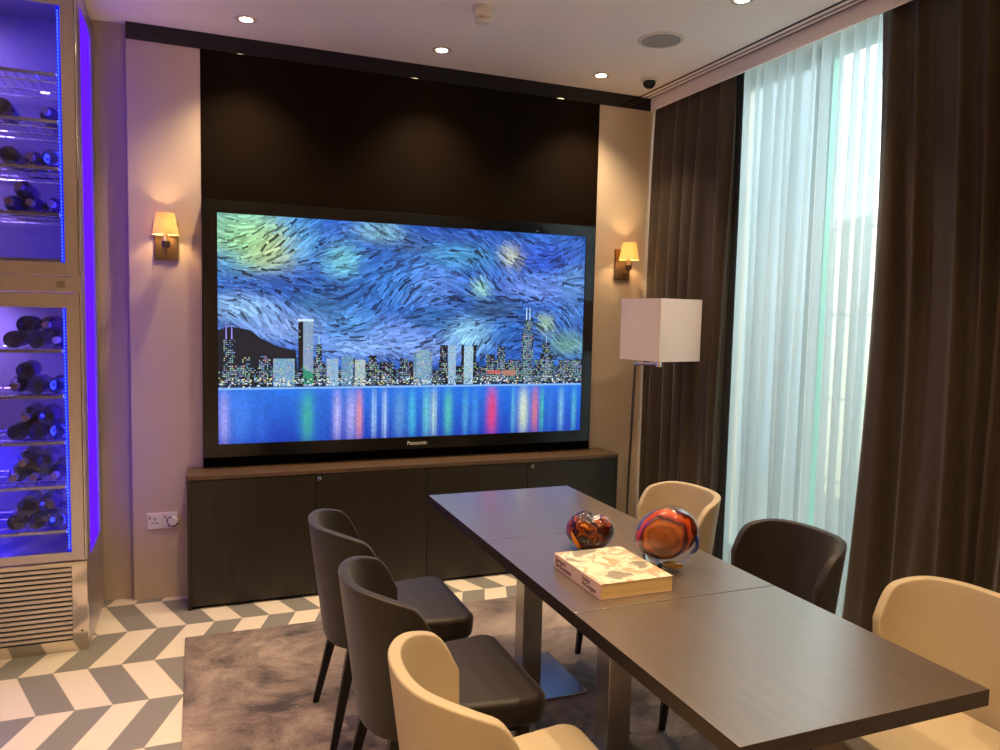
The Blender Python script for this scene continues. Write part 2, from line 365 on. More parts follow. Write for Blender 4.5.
# ------------------------------------------------------------------ television with painterly night city picture
def television():
    t = thing('television', 'very large wall screen in a black frame showing a blue night city picture', 'television', (-1.518, 0, 0.75))
    ox, oz = 1.518, -0.75
    X0, X1, Z0, Z1 = -2.652, -0.385, 0.750, 2.087
    SX0, SX1, SZ0, SZ1 = -2.581, -0.450, 0.820, 2.022
    def bx(bm, a, b_, c, d, e, f, bev=0.0): return box(bm, a+ox, b_+ox, c, d, e+oz, f+oz, bev)
    b = newbm()
    bx(b, X0, X1, -0.060, -0.004, Z0, Z1, 0.003)
    obj('back_housing', b, M['black'], t)
    b = newbm()
    bx(b, X0, SX0, -0.075, -0.060, Z0, Z1, 0.002); bx(b, SX1, X1, -0.075, -0.060, Z0, Z1, 0.002)
    bx(b, SX0-0.003, SX1+0.003, -0.075, -0.060, SZ1, Z1, 0.002); bx(b, SX0-0.003, SX1+0.003, -0.075, -0.060, Z0, SZ0, 0.002)
    obj('bezel', b, M['black_gloss'], t)
    # picture: one mesh of coloured strokes, emission from a colour attribute
    rnd = random.Random(7)
    V, F, C = [], [], []
    def quad(ps, col, d):
        i = len(V)
        for (u, v) in ps:
            u = min(1, max(0, u)); v = min(1, max(0, v))
            V.append((SX0+(SX1-SX0)*u+ox, -0.0655-d, SZ0+(SZ1-SZ0)*v+oz))
        F.append((i, i+1, i+2, i+3)); C.append(col)
    asp = (SX1-SX0)/(SZ1-SZ0)
    blobs = [  # u, v, su, sv, colour, weight
        (0.06, 0.90, 0.07, 0.10, '98d890', 1.5), (0.12, 0.86, 0.05, 0.07, 'b8c070', 1.2), (0.19, 0.90, 0.04, 0.08, '4f9fd0', .9),
        (0.10, 0.70, 0.10, 0.05, '1c4ca0', 1.0), (0.30, 0.82, 0.035, 0.06, '6fc0c8', 1.0), (0.40, 0.96, 0.05, 0.04, '7fb6c0', .9),
        (0.05, 0.60, 0.07, 0.05, '88b4e0', 1.2), (0.16, 0.52, 0.08, 0.05, '7e9fd8', 1.2), (0.30, 0.68, 0.08, 0.05, '205a9c', .9),
        (0.32, 0.53, 0.06, 0.06, '4a90d0', 1.0), (0.45, 0.74, 0.07, 0.09, '2f78c8', 1.0), (0.53, 0.73, 0.07, 0.08, '5a88d8', 1.0),
        (0.62, 0.87, 0.08, 0.05, '3f88b0', 1.0), (0.60, 0.97, 0.12, 0.03, '1f48a0', 1.0), (0.77, 0.88, 0.025, 0.04, 'b4b890', 1.3),
        (0.88, 0.88, 0.08, 0.05, '1840b8', 1.2), (0.84, 0.73, 0.08, 0.05, '6484d8', 1.1), (0.96, 0.76, 0.04, 0.08, '5a88c0', 1.0),
        (0.68, 0.72, 0.02, 0.035, '90c8b0', 1.0), (0.72, 0.62, 0.06, 0.05, '24425a', 1.0), (0.65, 0.49, 0.05, 0.06, '8cc8e8', 1.3),
        (0.55, 0.57, 0.06, 0.05, '1f5890', .9), (0.88, 0.55, 0.02, 0.035, '98b890', 1.2), (0.96, 0.60, 0.03, 0.04, '4878c0', 1.0),
        (0.43, 0.48, 0.08, 0.06, '6c90d8', 1.0), (0.36, 0.43, 0.10, 0.04, '80a8e8', 1.0), (0.55, 0.42, 0.08, 0.04, '7a9ce0', 1.0),
        (0.95, 0.45, 0.05, 0.05, '6c9c70', .8), (0.24, 0.62, 0.05, 0.05, '2a6080', .8), (0.48, 0.90, 0.05, 0.04, '23406e', .8),
        (0.75, 0.50, 0.05, 0.05, '2060b0', .8), (0.02, 0.78, 0.03, 0.06, '3a80d0', .8)]
    blobs = [(a, b2, c, d, srgb(e), f) for a, b2, c, d, e, f in blobs]
    base = srgb('1f55b0')
    def sky(u, v):
        W = 0.35; r = [base[k]*0.35 for k in range(3)]
        for (a, b2, c, d, e, f) in blobs:
            q = f*math.exp(-((u-a)/c)**2-((v-b2)/d)**2)
            W += q; r = [r[k]+q*e[k] for k in range(3)]
        return [x/W for x in r]
    def ang(u, v):
        return 0.55*math.sin(7.5*u+2.1*v*3+0.4)+0.35*math.sin(15*u-9*v+1.3)+0.15*math.sin(31*v)
    N = 46
    for i in range(N):
        for j in range(24):
            u0, u1 = i/N, (i+1)/N; v0, v1 = 0.24+0.76*j/24, 0.24+0.76*(j+1)/24
            c = sky((u0+u1)/2, (v0+v1)/2); quad([(u0, v0), (u1, v0), (u1, v1), (u0, v1)], [x*0.75 for x in c], 0)
    for i in range(11000):
        u, v = rnd.random(), 0.34+0.66*rnd.random()
        a = ang(u, v)+rnd.gauss(0, 0.12); L = rnd.uniform(0.008, 0.020); h = rnd.uniform(0.0014, 0.0034)
        c = sky(u, v); q = rnd.random()
        if q < 0.15: k = rnd.uniform(0.10, 0.4); c = [c[0]*k, c[1]*k, c[2]*k*1.1]
        elif q < 0.66: k = rnd.uniform(0.7, 1.2); c = [x*k for x in c]
        else: k = rnd.uniform(1.15, 1.7); c = [min(1, c[0]*k+0.02), min(1, c[1]*k+0.03), min(1, c[2]*k+0.02)]
        dx, dy = math.cos(a)*L, math.sin(a)*L*asp; nx, ny = -math.sin(a)*h, math.cos(a)*h*asp
        bend = 0.25*L*rnd.uniform(-1, 1)
        d = 0.0001+0.0012*i/11000
        quad([(u-dx-nx, v-dy-ny), (u-nx, v-ny+bend), (u+nx, v+ny+bend), (u-dx+nx, v-dy+ny)], c, d)
        quad([(u-nx, v-ny+bend), (u+dx-nx, v+dy-ny), (u+dx+nx, v+dy+ny), (u+nx, v+ny+bend)], c, d)
    # dark hill silhouette left of the tall tower
    hp = [(0.0, 0.50), (0.03, 0.515), (0.075, 0.50), (0.10, 0.465), (0.14, 0.43), (0.185, 0.41), (0.19, 0.30)]
    for (a, b2), (c, d2) in zip(hp, hp[1:]): quad([(a, 0.27), (c, 0.27), (c, d2), (a, b2)], srgb('0c1626'), 0.0014)
    # city: towers with small lit windows
    def tower(u0, u1, top, body='0e1424', lit=0.45, tone=None, d=0.0016):
        quad([(u0, 0.25), (u1, 0.25), (u1, top), (u0, top)], srgb(body), d)
        nx = max(2, int((u1-u0)/0.0042)); nz = max(3, int((top-0.26)/0.0085))
        for i in range(nx):
            for j in range(nz):
                if rnd.random() < lit:
                    a = u0+(u1-u0)*(i+0.15)/nx; b2 = u0+(u1-u0)*(i+0.85)/nx; v = 0.26+(top-0.262)*(j+0.2)/nz
                    cc = srgb(tone or rnd.choice(['9fc4e8', 'b8d8e0', '7aa8d8', 'd8d8b0', '88b8d0']))
                    quad([(a, v), (b2, v), (b2, v+0.0048), (a, v+0.0048)], [x*rnd.uniform(0.35, 1.0) for x in cc], d+0.0002)
    x = 0.0
    while x < 1.0:      # continuous lower blocks
        wd = rnd.uniform(0.012, 0.034); tower(x, min(1, x+wd), rnd.uniform(0.32, 0.38), rnd.choice(['0e1626', '142036', '1c2c44', '0a0e18']), 0.55, d=0.0015); x += wd*0.95
    for a, b2, tp, bd, lt in [(0.012, 0.040, 0.46, '141c30', .5), (0.055, 0.075, 0.385, '0e1424', .5), (0.095, 0.118, 0.39, '0e1424', .5), (0.130, 0.182, 0.375, '6f9cc0', .6),
            (0.191, 0.203, 0.548, '0c1018', .1), (0.203, 0.228, 0.545, '7f98b8', .45), (0.235, 0.250, 0.44, '16223a', .6), (0.262, 0.292, 0.375, '88aed0', .5),
            (0.300, 0.330, 0.385, '5c88b0', .5), (0.335, 0.362, 0.37, 'a8b8b8', .5), (0.372, 0.392, 0.39, '141c2c', .5), (0.400, 0.425, 0.36, '101828', .5), (0.455, 0.475, 0.375, '101828', .5),
            (0.492, 0.545, 0.405, '54789c', .6), (0.500, 0.537, 0.418, '7da0c0', .5), (0.566, 0.588, 0.44, '101420', .3), (0.590, 0.612, 0.438, '8fb4d0', .5), (0.627, 0.635, 0.442, '0a0c14', .1), (0.635, 0.662, 0.435, '9cc0dc', .6), (0.662, 0.670, 0.442, '0a0c14', .1),
            (0.700, 0.726, 0.395, '141c2c', .5), (0.733, 0.757, 0.437, '1c2a44', .6), (0.765, 0.795, 0.37, '141c2c', .5), (0.806, 0.843, 0.50, '16223c', .65), (0.812, 0.838, 0.570, '1c2c48', .65),
            (0.866, 0.906, 0.40, '0e1424', .5), (0.872, 0.896, 0.455, '141e34', .6), (0.925, 0.96, 0.365, '101828', .5), (0.965, 1.0, 0.37, '1a2438', .5)]:
        tower(a, b2, tp, bd, lt)
    for u, a, b2, cc in [(0.019, .46, .52, 'a090f0'), (0.032, .46, .52, 'a090f0'), (0.820, .57, .63, 'c8e0f0'), (0.830, .57, .63, 'c8e0f0'), (0.884, .455, .49, '9cc0e0'), (0.2425, .44, .48, '9cc0e0')]:
        quad([(u-0.0016, a), (u+0.0016, a), (u+0.0010, b2), (u-0.0010, b2)], srgb(cc), 0.0017)
    quad([(0.190, 0.543), (0.229, 0.543), (0.229, 0.553), (0.190, 0.553)], srgb('c8e0f8'), 0.0019)
    quad([(0.203, 0.26), (0.228, 0.26), (0.228, 0.31), (0.203, 0.33)], srgb('2c8a70'), 0.0019)
    quad([(0.705, 0.30), (0.745, 0.30), (0.745, 0.315), (0.705, 0.315)], srgb('c05a50'), 0.0019); quad([(0.75, 0.29), (0.79, 0.29), (0.79, 0.318), (0.75, 0.318)], srgb('a87868'), 0.0019)
    for i in range(700):      # shore lights
        u = rnd.random(); v = rnd.uniform(0.245, 0.285); cc = srgb(rnd.choice(['e8f0ff', '9cc8f0', 'f0e8b0', '304060', '101828', '101828']))
        quad([(u, v), (u+0.004, v), (u+0.004, v+0.005), (u, v+0.005)], cc, 0.0020)
    quad([(0, 0.238), (1, 0.238), (1, 0.247), (0, 0.247)], srgb('7fb0e8'), 0.0021)
    # water with vertical reflections
    streak = [(0.014, .012, 'b0a8f0'), (0.05, .03, '3f80e8'), (0.215, .018, '3fb890'), (0.25, .02, '1f60c8'), (0.290, .010, 'c0b8f0'), (0.325, .012, 'b8b4f0'), (0.347, .008, 'f09890'), (0.386, .006, 'a8d0f0'),
              (0.415, .006, 'b8d8f8'), (0.455, .015, '5f9cd0'), (0.49, .010, '48c0e0'), (0.53, .010, '6fd0d0'), (0.551, .008, 'b8e0d8'), (0.592, .012, '58c8a8'), (0.642, .008, '50a8d0'), (0.72, .014, 'f03850'),
              (0.785, .006, '60b8d8'), (0.817, .014, 'e0f0c0'), (0.853, .010, 'e07868'), (0.875, .006, '48c0a0'), (0.936, .008, '80c0e0'), (0.978, .007, '58b8c8'), (0.10, .015, '2868d8'), (0.67, .010, '3f90e0'), (0.90, .01, '2f70d0')]
    deep, top_ = srgb('0c38b0'), srgb('1c70e0')
    NU, NV = 150, 22
    for i in range(NU):
        u = (i+0.5)/NU
        for j in range(NV):
            v = 0.238*(j+0.5)/NV; f = (j+0.5)/NV
            c = [deep[k]*(1-f)+top_[k]*f for k in range(3)]
            for su, sw, sc_ in streak:
                q = math.exp(-((u-su)/sw)**2)*(0.25+0.6*math.sin(PI*min(1, f*1.05))**0.7)*(0.85+0.15*rnd.random()); cc = srgb(sc_)
                c = [c[k]*(1-q)+cc[k]*q for k in range(3)]
            k2 = rnd.uniform(0.85, 1.1); c = [x_*k2 for x_ in c]
            quad([(i/NU, 0.238*j/NV), ((i+1)/NU, 0.238*j/NV), ((i+1)/NU, 0.238*(j+1)/NV), (i/NU, 0.238*(j+1)/NV)], c, 0.0021)
    me = bpy.data.meshes.new('screen'); me.from_pydata(V, [], F)
    ca = me.color_attributes.new('picture', 'FLOAT_COLOR', 'CORNER')
    flat = []
    for c in C: flat += [c[0], c[1], c[2], 1.0]*4
    ca.data.foreach_set('color', flat)
    m = bpy.data.materials.new('screen_picture'); m.use_nodes = True; n, l = m.node_tree.nodes, m.node_tree.links
    bs = n['Principled BSDF']; bs.inputs['Base Color'].default_value = (0.01, 0.01, 0.01, 1); bs.inputs['Roughness'].default_value = 0.35
    at = n.new('ShaderNodeVertexColor'); at.layer_name = 'picture'; l.new(at.outputs[0], bs.inputs['Emission Color']); bs.inputs['Emission Strength'].default_value = 0.83
    me.materials.append(m)
    s = bpy.data.objects.new('screen', me); COL.objects.link(s); s.parent = t
    # maker's word on the lower bezel
    cu = bpy.data.curves.new('brand_lettering', 'FONT'); cu.body = 'Panasonic'; cu.size = 0.034; cu.align_x = 'CENTER'; cu.align_y = 'CENTER'; cu.extrude = 0.0005; cu.offset = 0.0006
    tx = bpy.data.objects.new('brand_lettering', cu); COL.objects.link(tx)
    return t, tx
def text_mesh(name, body, size, m, parent, loc, rot, ax='LEFT', offset=0.0, sx=1.0):
    cu = bpy.data.curves.new(name, 'FONT'); cu.body = body; cu.size = size; cu.align_x = ax; cu.align_y = 'CENTER'; cu.extrude = 0.0003; cu.offset = offset
    tx = bpy.data.objects.new(name, cu); COL.objects.link(tx)
    bpy.context.view_layer.update()
    dg = bpy.context.evaluated_depsgraph_get()
    me = bpy.data.meshes.new_from_object(tx.evaluated_get(dg)); me.materials.clear(); me.materials.append(m)
    bpy.data.objects.remove(tx)
    o = bpy.data.objects.new(name, me); COL.objects.link(o); o.parent = parent; o.location = loc; o.rotation_euler = rot; o.scale = (sx, 1, 1)
    return o
tv, tx = television(); bpy.data.objects.remove(tx)
text_mesh('brand_lettering', 'Panasonic', 0.030, mat('silver_lettering', 'c8c4bc', 0.4), tv, (0.012, -0.0755, 0.034), (PI/2, 0, 0), 'CENTER', 0.0008)

# ------------------------------------------------------------------ sideboard
def sideboard():
    X0, X1, D, H = -2.736, -0.262, 0.230, 0.690
    t = thing('sideboard', 'long low dark wood sideboard under the wall screen', 'sideboard', (-1.5, -0.115, 0))
    def bx(bm, a, b_, c, d, e, f, bev=0.0): return box(bm, a+1.5, b_+1.5, c+0.115, d+0.115, e, f, bev)
    b = newbm(); bx(b, X0, X0+0.018, -D, -0.003, 0.0, H-0.022, 0.001); bx(b, X1-0.018, X1, -D, -0.003, 0.0, H-0.022, 0.001)
    bx(b, X0+0.018, X1-0.018, -D+0.022, -0.003, 0.03, H-0.022); obj('carcass', b, M['wood_dark'], t)
    obj('plinth', bx(newbm(), X0+0.02, X1-0.02, -D+0.03, -0.01, 0.0, 0.03), M['black'], t)
    obj('worktop', bx(newbm(), X0-0.002, X1+0.002, -D-0.004, -0.003, H-0.022, H, 0.002), M['wood_lit'], t)
    xs = [X0+0.018, -2.101, -1.485, -0.872, X1-0.018]
    for i in range(4):
        d = obj('door', bx(newbm(), xs[i]+0.0015, xs[i+1]-0.0015, -D, -D+0.019, 0.018, H-0.026, 0.001), M['wood_dark'], t)
        if i in (1, 3):
            x = xs[i]+(0.018 if i == 1 else 0.033)
            q = lathe(newbm(), [(0, 0), (0.011, 0), (0.011, 0.006), (0.008, 0.009), (0, 0.009)], 20, Matrix.Translation((x+1.5, -D+0.115, 0.642)) @ Matrix.Rotation(PI/2, 4, 'X'))
            obj('lock', q, M['chrome'], d, True)
sideboard()

# ------------------------------------------------------------------ wall sconces
def make_sconce():
    t = thing('wall_lamp', 'brass wall lamp with a small cream shade on the wall left of the screen', 'wall lamp', (-2.824, 0, 1.87), 0, 'small shaded wall lamps either side of the screen')
    obj('back_plate', box(newbm(), -0.056, 0.056, -0.014, -0.001, -0.100, 0.095, 0.003), M['bronze'], t)
    b = newbm(); tube(b, [(0, -0.014, -0.070), (0, -0.050, -0.072), (0, -0.078, -0.066), (0, -0.088, -0.048), (0, -0.088, -0.030)], 0.0055, 10)
    lathe(b, [(0, -0.042), (0.013, -0.042), (0.019, -0.030), (0.019, -0.010), (0, -0.010)], 20, Matrix.Translation((0, -0.088, 0)))
    obj('arm', b, M['bronze'], t, True)
    obj('candle_sleeve', lathe(newbm(), [(0, -0.010), (0.013, -0.010), (0.013, 0.035), (0, 0.035)], 16, Matrix.Translation((0, -0.088, 0))), mat('cream_sleeve', 'f0dcb0', 0.5), t, True)
    obj('bulb', lathe(newbm(), [(0, 0.035), (0.009, 0.037), (0.013, 0.05), (0.010, 0.066), (0, 0.078)], 16, Matrix.Translation((0, -0.088, 0))), emis('bulb_glow', (1.0, 0.66, 0.30), 14.0), t, True)
    obj('lamp_shade', lathe(newbm(), [(0.063, 0.022), (0.0425, 0.130), (0.0410, 0.130), (0.0615, 0.022)], 40, Matrix.Translation((0, -0.088, 0))), M['sconce_shade'], t, True)
    light('sconce_light', 'POINT', (0, -0.088, 0.062), SCONCE_W, (1.0, 0.62, 0.28), t, shadow_soft_size=0.02)
    return t
s1 = make_sconce()
dup(s1, (-0.150, 0, 1.87), 0, 'brass wall lamp with a small cream shade above the floor lamp, right of the screen')

# ------------------------------------------------------------------ wall sockets
t = thing('wall_socket', 'white wall socket at the left end of its pair, beside the sideboard', 'socket', (-2.895, 0, 0.418))
obj('face_plate', box(newbm(), -0.036, 0.036, -0.009, -0.0005, -0.042, 0.042, 0.002), M['white_plastic'], t)
b = newbm()
for x, z, w_, h in ((0.0, 0.012, 0.0035, 0.009), (-0.011, -0.010, 0.008, 0.003), (0.011, -0.010, 0.008, 0.003)): box(b, x-w_, x+w_, -0.0098, -0.0085, z-h, z+h)
obj('pin_holes', b, M['grey_plastic'], t)
obj('rocker_switch', box(newbm(), -0.026, -0.018, -0.013, -0.008, 0.010, 0.028, 0.001), M['grey_plastic'], t)
t = thing('wall_socket', 'white wall socket with a plug in it, right of its pair', 'socket', (-2.822, 0, 0.418))
obj('face_plate', box(newbm(), -0.0355, 0.036, -0.009, -0.0005, -0.042, 0.042, 0.002), M['white_plastic'], t)
obj('rocker_switch', box(newbm(), -0.026, -0.018, -0.013, -0.008, 0.010, 0.028, 0.001), M['grey_plastic'], t)
t = thing('power_plug', 'pale plug with a dark lead pushed into the right wall socket', 'plug', (-2.806, -0.009, 0.414))
obj('plug_body', prism(newbm(), [(0.022, -0.014), (0.022, 0.010), (0.008, 0.022), (-0.008, 0.022), (-0.022, 0.010), (-0.022, -0.014), (-0.012, -0.022), (0.012, -0.022)], 0, 0.022, 0.003), M['white_plastic'], t, True).rotation_euler = (PI/2, 0, 0)
obj('lead', tube(newbm(), [(-0.002, -0.018, 0.016), (-0.018, -0.026, 0.028), (-0.030, -0.020, 0.010), (-0.022, -0.016, -0.020), (0.008, -0.024, -0.026), (0.026, -0.020, -0.006)], 0.0035, 8), M['black'], t, True)
t = thing('power_plug', 'small black plug low on the wall between sideboard and floor lamp', 'plug', (-0.238, 0, 0.43))
obj('plug_body', box(newbm(), -0.014, 0.014, -0.045, -0.001, -0.045, 0.045, 0.004), M['black'], t)

# ------------------------------------------------------------------ floor lamp
def floor_lamp():
    t = thing('floor_lamp', 'floor lamp with a square off-white shade in front of the brown curtain', 'floor lamp', (-0.30, -0.40, 0))
    obj('base', lathe(newbm(), [(0, 0), (0.125, 0), (0.125, 0.012), (0.120, 0.016), (0, 0.018)], 40), M['pole'], t, True)
    obj('pole', tube(newbm(), [(0, 0, 0.016), (0.018, -0.02, 1.262)], 0.008, 12), M['pole'], t, True)
    sx, sy = -0.217+0.30, -0.569+0.40
    b = newbm(); tube(b, [(0.018, -0.02, 1.262), (sx, sy, 1.272)], 0.009, 10); tube(b, [(sx, sy, 1.268), (sx, sy, 1.40)], 0.010, 12)
    lathe(b, [(0, 1.255), (0.022, 1.255), (0.022, 1.300), (0, 1.300)], 20, Matrix.Translation((sx, sy, 0)))
    obj('arm', b, M['chrome'], t, True)
    b = newbm(); h = 0.1596; e = 0.003
    for a in range(4):
        q = newbm(); box(q, -h, h, h-e, h, 1.294, 1.641); merge(b, q, Matrix.Translation((sx, sy, 0)) @ Matrix.Rotation(-0.593+PI/4+a*PI/2, 4, 'Z'))
    obj('lamp_shade', b, M['lamp_shade'], t)
    b = newbm()
    for a in range(2):
        q = newbm(); box(q, -h*0.98, h*0.98, -0.002, 0.002, 1.40, 1.404); merge(b, q, Matrix.Translation((sx, sy, 0)) @ Matrix.Rotation(-0.593+PI/4+a*PI/2, 4, 'Z'))
    obj('shade_carrier', b, M['chrome'], t)
    obj('bulb', lathe(newbm(), [(0, 1.40), (0.014, 1.41), (0.030, 1.45), (0.022, 1.48), (0, 1.492)], 20, Matrix.Translation((sx, sy, 0))), emis('floor_lamp_bulb', (1, 0.7, 0.4), 3.0), t, True)
floor_lamp()

# ------------------------------------------------------------------ rug
rm = mat('rug_pile', '8a7468', 0.85, Sheen_Weight=0.3)
n, l, bb = nt(rm)
tc = n.new('ShaderNodeTexCoord')
n1 = n.new('ShaderNodeTexNoise'); n1.inputs['Scale'].default_value = 2.7; n1.inputs['Detail'].default_value = 7; n1.inputs['Roughness'].default_value = 0.72; n1.inputs['Distortion'].default_value = 0.5
n2 = n.new('ShaderNodeTexNoise'); n2.inputs['Scale'].default_value = 90; n2.inputs['Detail'].default_value = 3
c1 = n.new('ShaderNodeValToRGB'); e = c1.color_ramp.elements; e[0].position = 0.38; e[0].color = (*srgb('382a27'), 1); e[1].position = 0.64; e[1].color = (*srgb('b09888'), 1)
q = c1.color_ramp.elements.new(0.48); q.color = (*srgb('7d685e'), 1)
mm = n.new('ShaderNodeMix'); mm.data_type = 'RGBA'; mm.blend_type = 'MULTIPLY'; mm.inputs[0].default_value = 0.35
l.new(tc.outputs['Object'], n1.inputs['Vector']); l.new(tc.outputs['Object'], n2.inputs['Vector']); l.new(n1.outputs[0], c1.inputs[0])
l.new(c1.outputs[0], mm.inputs[6]); l.new(n2.outputs[0], mm.inputs[7]); l.new(mm.outputs[2], bb.inputs['Base Color'])
bu = n.new('ShaderNodeBump'); bu.inputs['Strength'].default_value = 0.5; bu.inputs['Distance'].default_value = 0.004; l.new(n2.outputs[0], bu.inputs['Height']); l.new(bu.outputs[0], bb.inputs['Normal'])
tag(obj('rug', prism(newbm(), roundrect(-2.746, -0.30, -4.3, -0.588, 0.01), 0.0005, 0.012, 0.004), rm, None, True), 'mottled mauve brown pile rug under the tables', 'rug')

# ------------------------------------------------------------------ tables
TG = 'square pedestal tables pushed end to end'
def make_table(y0, y1, label):
    x0, x1 = -1.748, -1.071; cx, cy = (x0+x1)/2, (y0+y1)/2
    t = thing('pedestal_table', label, 'table', (cx, cy, 0.012), 0, TG)
    hx, hy = (x1-x0)/2, (y1-y0)/2; Z = 0.74-0.012
    top = obj('tabletop', box(newbm(), -hx, hx, -hy+0.0012, hy-0.0012, Z-0.038, Z, 0.0012), [M['table_top'], M['table_edge']], t)
    for f in top.data.polygons:
        if f.normal.z < 0.5: f.material_index = 1
    obj('post', prism(newbm(), roundrect(-0.043, 0.043, -0.043, 0.043, 0.004, 2), 0.010, Z-0.044), M['steel'], t)
    obj('mounting_plate', box(newbm(), -0.16, 0.16, -0.16, 0.16, Z-0.045, Z-0.038), M['black'], t)
    obj('base_plate', box(newbm(), -0.19, 0.19, -0.19, 0.19, 0.0, 0.010, 0.002), M['steel'], t)
    return t
make_table(-1.833, -1.133, 'dark square table nearest the sideboard, nothing on it')
make_table(-2.521, -1.833, 'dark square table in the middle of the row, carrying the book and glass ornaments')
make_table(-3.198, -2.521, 'dark square table nearest the camera, empty and shining in the daylight')

# ------------------------------------------------------------------ chairs
def chair_shell():
    bm = newbm(); NT, NZ = 48, 18; th = 0.030
    def plan(t, k):     # t in [-1,1], k in [0,1] bottom..top
        a = t*PI/2; wid = 0.205+0.032*k; dep = 0.160+0.060*k
        ex = 0.86
        x = -0.080-dep*(abs(math.cos(a))**ex); y = wid*math.copysign(abs(math.sin(a))**ex, a)
        return x, y
    def ztop(t):
        a = abs(t); z = 0.786-0.008*a*a-0.045*max(0, (a-0.40)/0.60)**2
        e = max(0, (a-0.80)/0.20); return z-0.075*e**2.4
    def zbot(t):
        a = abs(t); return 0.362+0.02*a**2+0.03*max(0, (a-0.8)/0.2)**2
    outer, inner = [], []
    for i in range(NT+1):
        # sample denser at ends
        s = -1+2*i/NT; t = math.sin(s*PI/2)*0.35+s*0.65
        zo, zb = ztop(t), zbot(t); co, ci = [], []
        for j in range(NZ+1):
            k = j/NZ; z = zb+(zo-zb)*k
            kk = (z-0.345)/0.45
            x, y = plan(t, kk)
            # normal in plan by finite differences
            x2, y2 = plan(min(1, t+0.01), kk); x1, y1 = plan(max(-1, t-0.01), kk)
            dx, dy = x2-x1, y2-y1; L = math.hypot(dx, dy) or 1; nx, ny = -dy/L, dx/L   # outward
            if nx*(x+0.080)+ny*y < 0: nx, ny = -nx, -ny
            co.append(bm.verts.new((x, y, z))); ci.append(bm.verts.new((x-nx*th, y-ny*th, z)))
        outer.append(co); inner.append(ci)
    for i in range(NT):
        for j in range(NZ):
            bm.faces.new((outer[i][j], outer[i+1][j], outer[i+1][j+1], outer[i][j+1]))
            bm.faces.new((inner[i][j], inner[i][j+1], inner[i+1][j+1], inner[i+1][j]))
        bm.faces.new((outer[i][NZ], outer[i+1][NZ], inner[i+1][NZ], inner[i][NZ])); bm.faces.new((outer[i][0], inner[i][0], inner[i+1][0], outer[i+1][0]))
    for i in (0, NT):
        for j in range(NZ): bm.faces.new((outer[i][j], outer[i][j+1], inner[i][j+1], inner[i][j]))
    bmesh.ops.recalc_face_normals(bm, faces=bm.faces)
    rim = [e for e in bm.edges if len(e.link_faces) == 2 and e.link_faces[0].normal.dot(e.link_faces[1].normal) < 0.4]
    bmesh.ops.bevel(bm, geom=rim, offset=0.0125, segments=4, profile=0.5, affect='EDGES', clamp_overlap=True)
    return bm
def seat_bm():
    # outline: wide rounded front, a little narrower at the back
    pts = []
    for (x, y, r, a0) in ((0.265, 0.238, 0.055, 0), (-0.20, 0.195, 0.09, PI/2), (-0.20, -0.195, 0.09, PI), (0.265, -0.238, 0.055, 1.5*PI)):
        cx = x-math.copysign(r, x); cy = y-math.copysign(r, y)
        for i in range(9):
            a = a0+PI/2*i/8; pts.append((cx+r*math.cos(a), cy+r*math.sin(a)))
    return prism(newbm(), pts, 0.368, 0.455, 0.022, 5, 0.97)
def leg_bm(x0, y0, x1, y1):
    t = newbm(); a, b_ = 0.019, 0.011
    A = [t.verts.new((x0+sx*a, y0+sy*a, 0.385)) for sx, sy in ((1, 1), (-1, 1), (-1, -1), (1, -1))]
    B = [t.verts.new((x1+sx*b_, y1+sy*b_, 0.0)) for sx, sy in ((1, 1), (-1, 1), (-1, -1), (1, -1))]
    t.faces.new(A); t.faces.new(B[::-1])
    for i in range(4): t.faces.new((A[i], B[i], B[(i+1) % 4], A[(i+1) % 4]))
    bmesh.ops.recalc_face_normals(t, faces=t.faces)
    bmesh.ops.bevel(t, geom=[e for e in t.edges if abs(e.verts[0].co.z-e.verts[1].co.z) > .1], offset=0.004, segments=2, affect='EDGES')
    return t
CG = 'curved back chairs around the tables'
def make_chair(label, leather):
    t = thing('dining_chair', label, 'chair', (0, 0, 0.012), 0, CG)
    Z = 0.012
    def dn(bm):
        bmesh.ops.translate(bm, vec=(0, 0, -Z), verts=bm.verts); return bm
    obj('backrest', dn(chair_shell()), leather, t, True, 1.2)
    obj('seat', dn(seat_bm()), leather, t, True, 1.0)
    obj('seat_frame', dn(prism(newbm(), roundrect(-0.18, 0.22, -0.19, 0.19, 0.05), 0.345, 0.372)), M['black_wood'], t)
    for x0, y0, x1, y1 in ((0.19, 0.185, 0.215, 0.200), (0.19, -0.185, 0.215, -0.200), (-0.165, 0.15, -0.245, 0.195), (-0.165, -0.15, -0.245, -0.195)):
        q = leg_bm(x0, y0, x1, y1)
        for v in q.verts:
            if v.co.z < 0.01: v.co.z = Z
        obj('leg', dn(q), M['black_wood'], t)
    return t
ch = make_chair('dark brown leather chair left of the tables, nearest the sideboard', M['dark_leather']); ch.location = (-2.02, -1.57, 0.012)
dup(ch, (-2.015, -2.175, 0.012), 0, 'dark brown leather chair left of the tables, between a dark and a cream chair')
dup(ch, (-0.875, -2.20, 0.012), PI, 'dark brown leather chair on the window side, in front of the sheer curtain')
cr = make_chair('cream leather chair at the bottom of the photo, left of the tables', M['cream_leather']); cr.location = (-2.01, -2.775, 0.012)
dup(cr, (-0.875, -1.525, 0.012), PI, 'cream leather chair on the window side, furthest away, behind the large glass ornament')
dup(cr, (-0.885, -2.87, 0.012), PI, 'cream leather chair on the window side, nearest the camera, by the brown curtain')

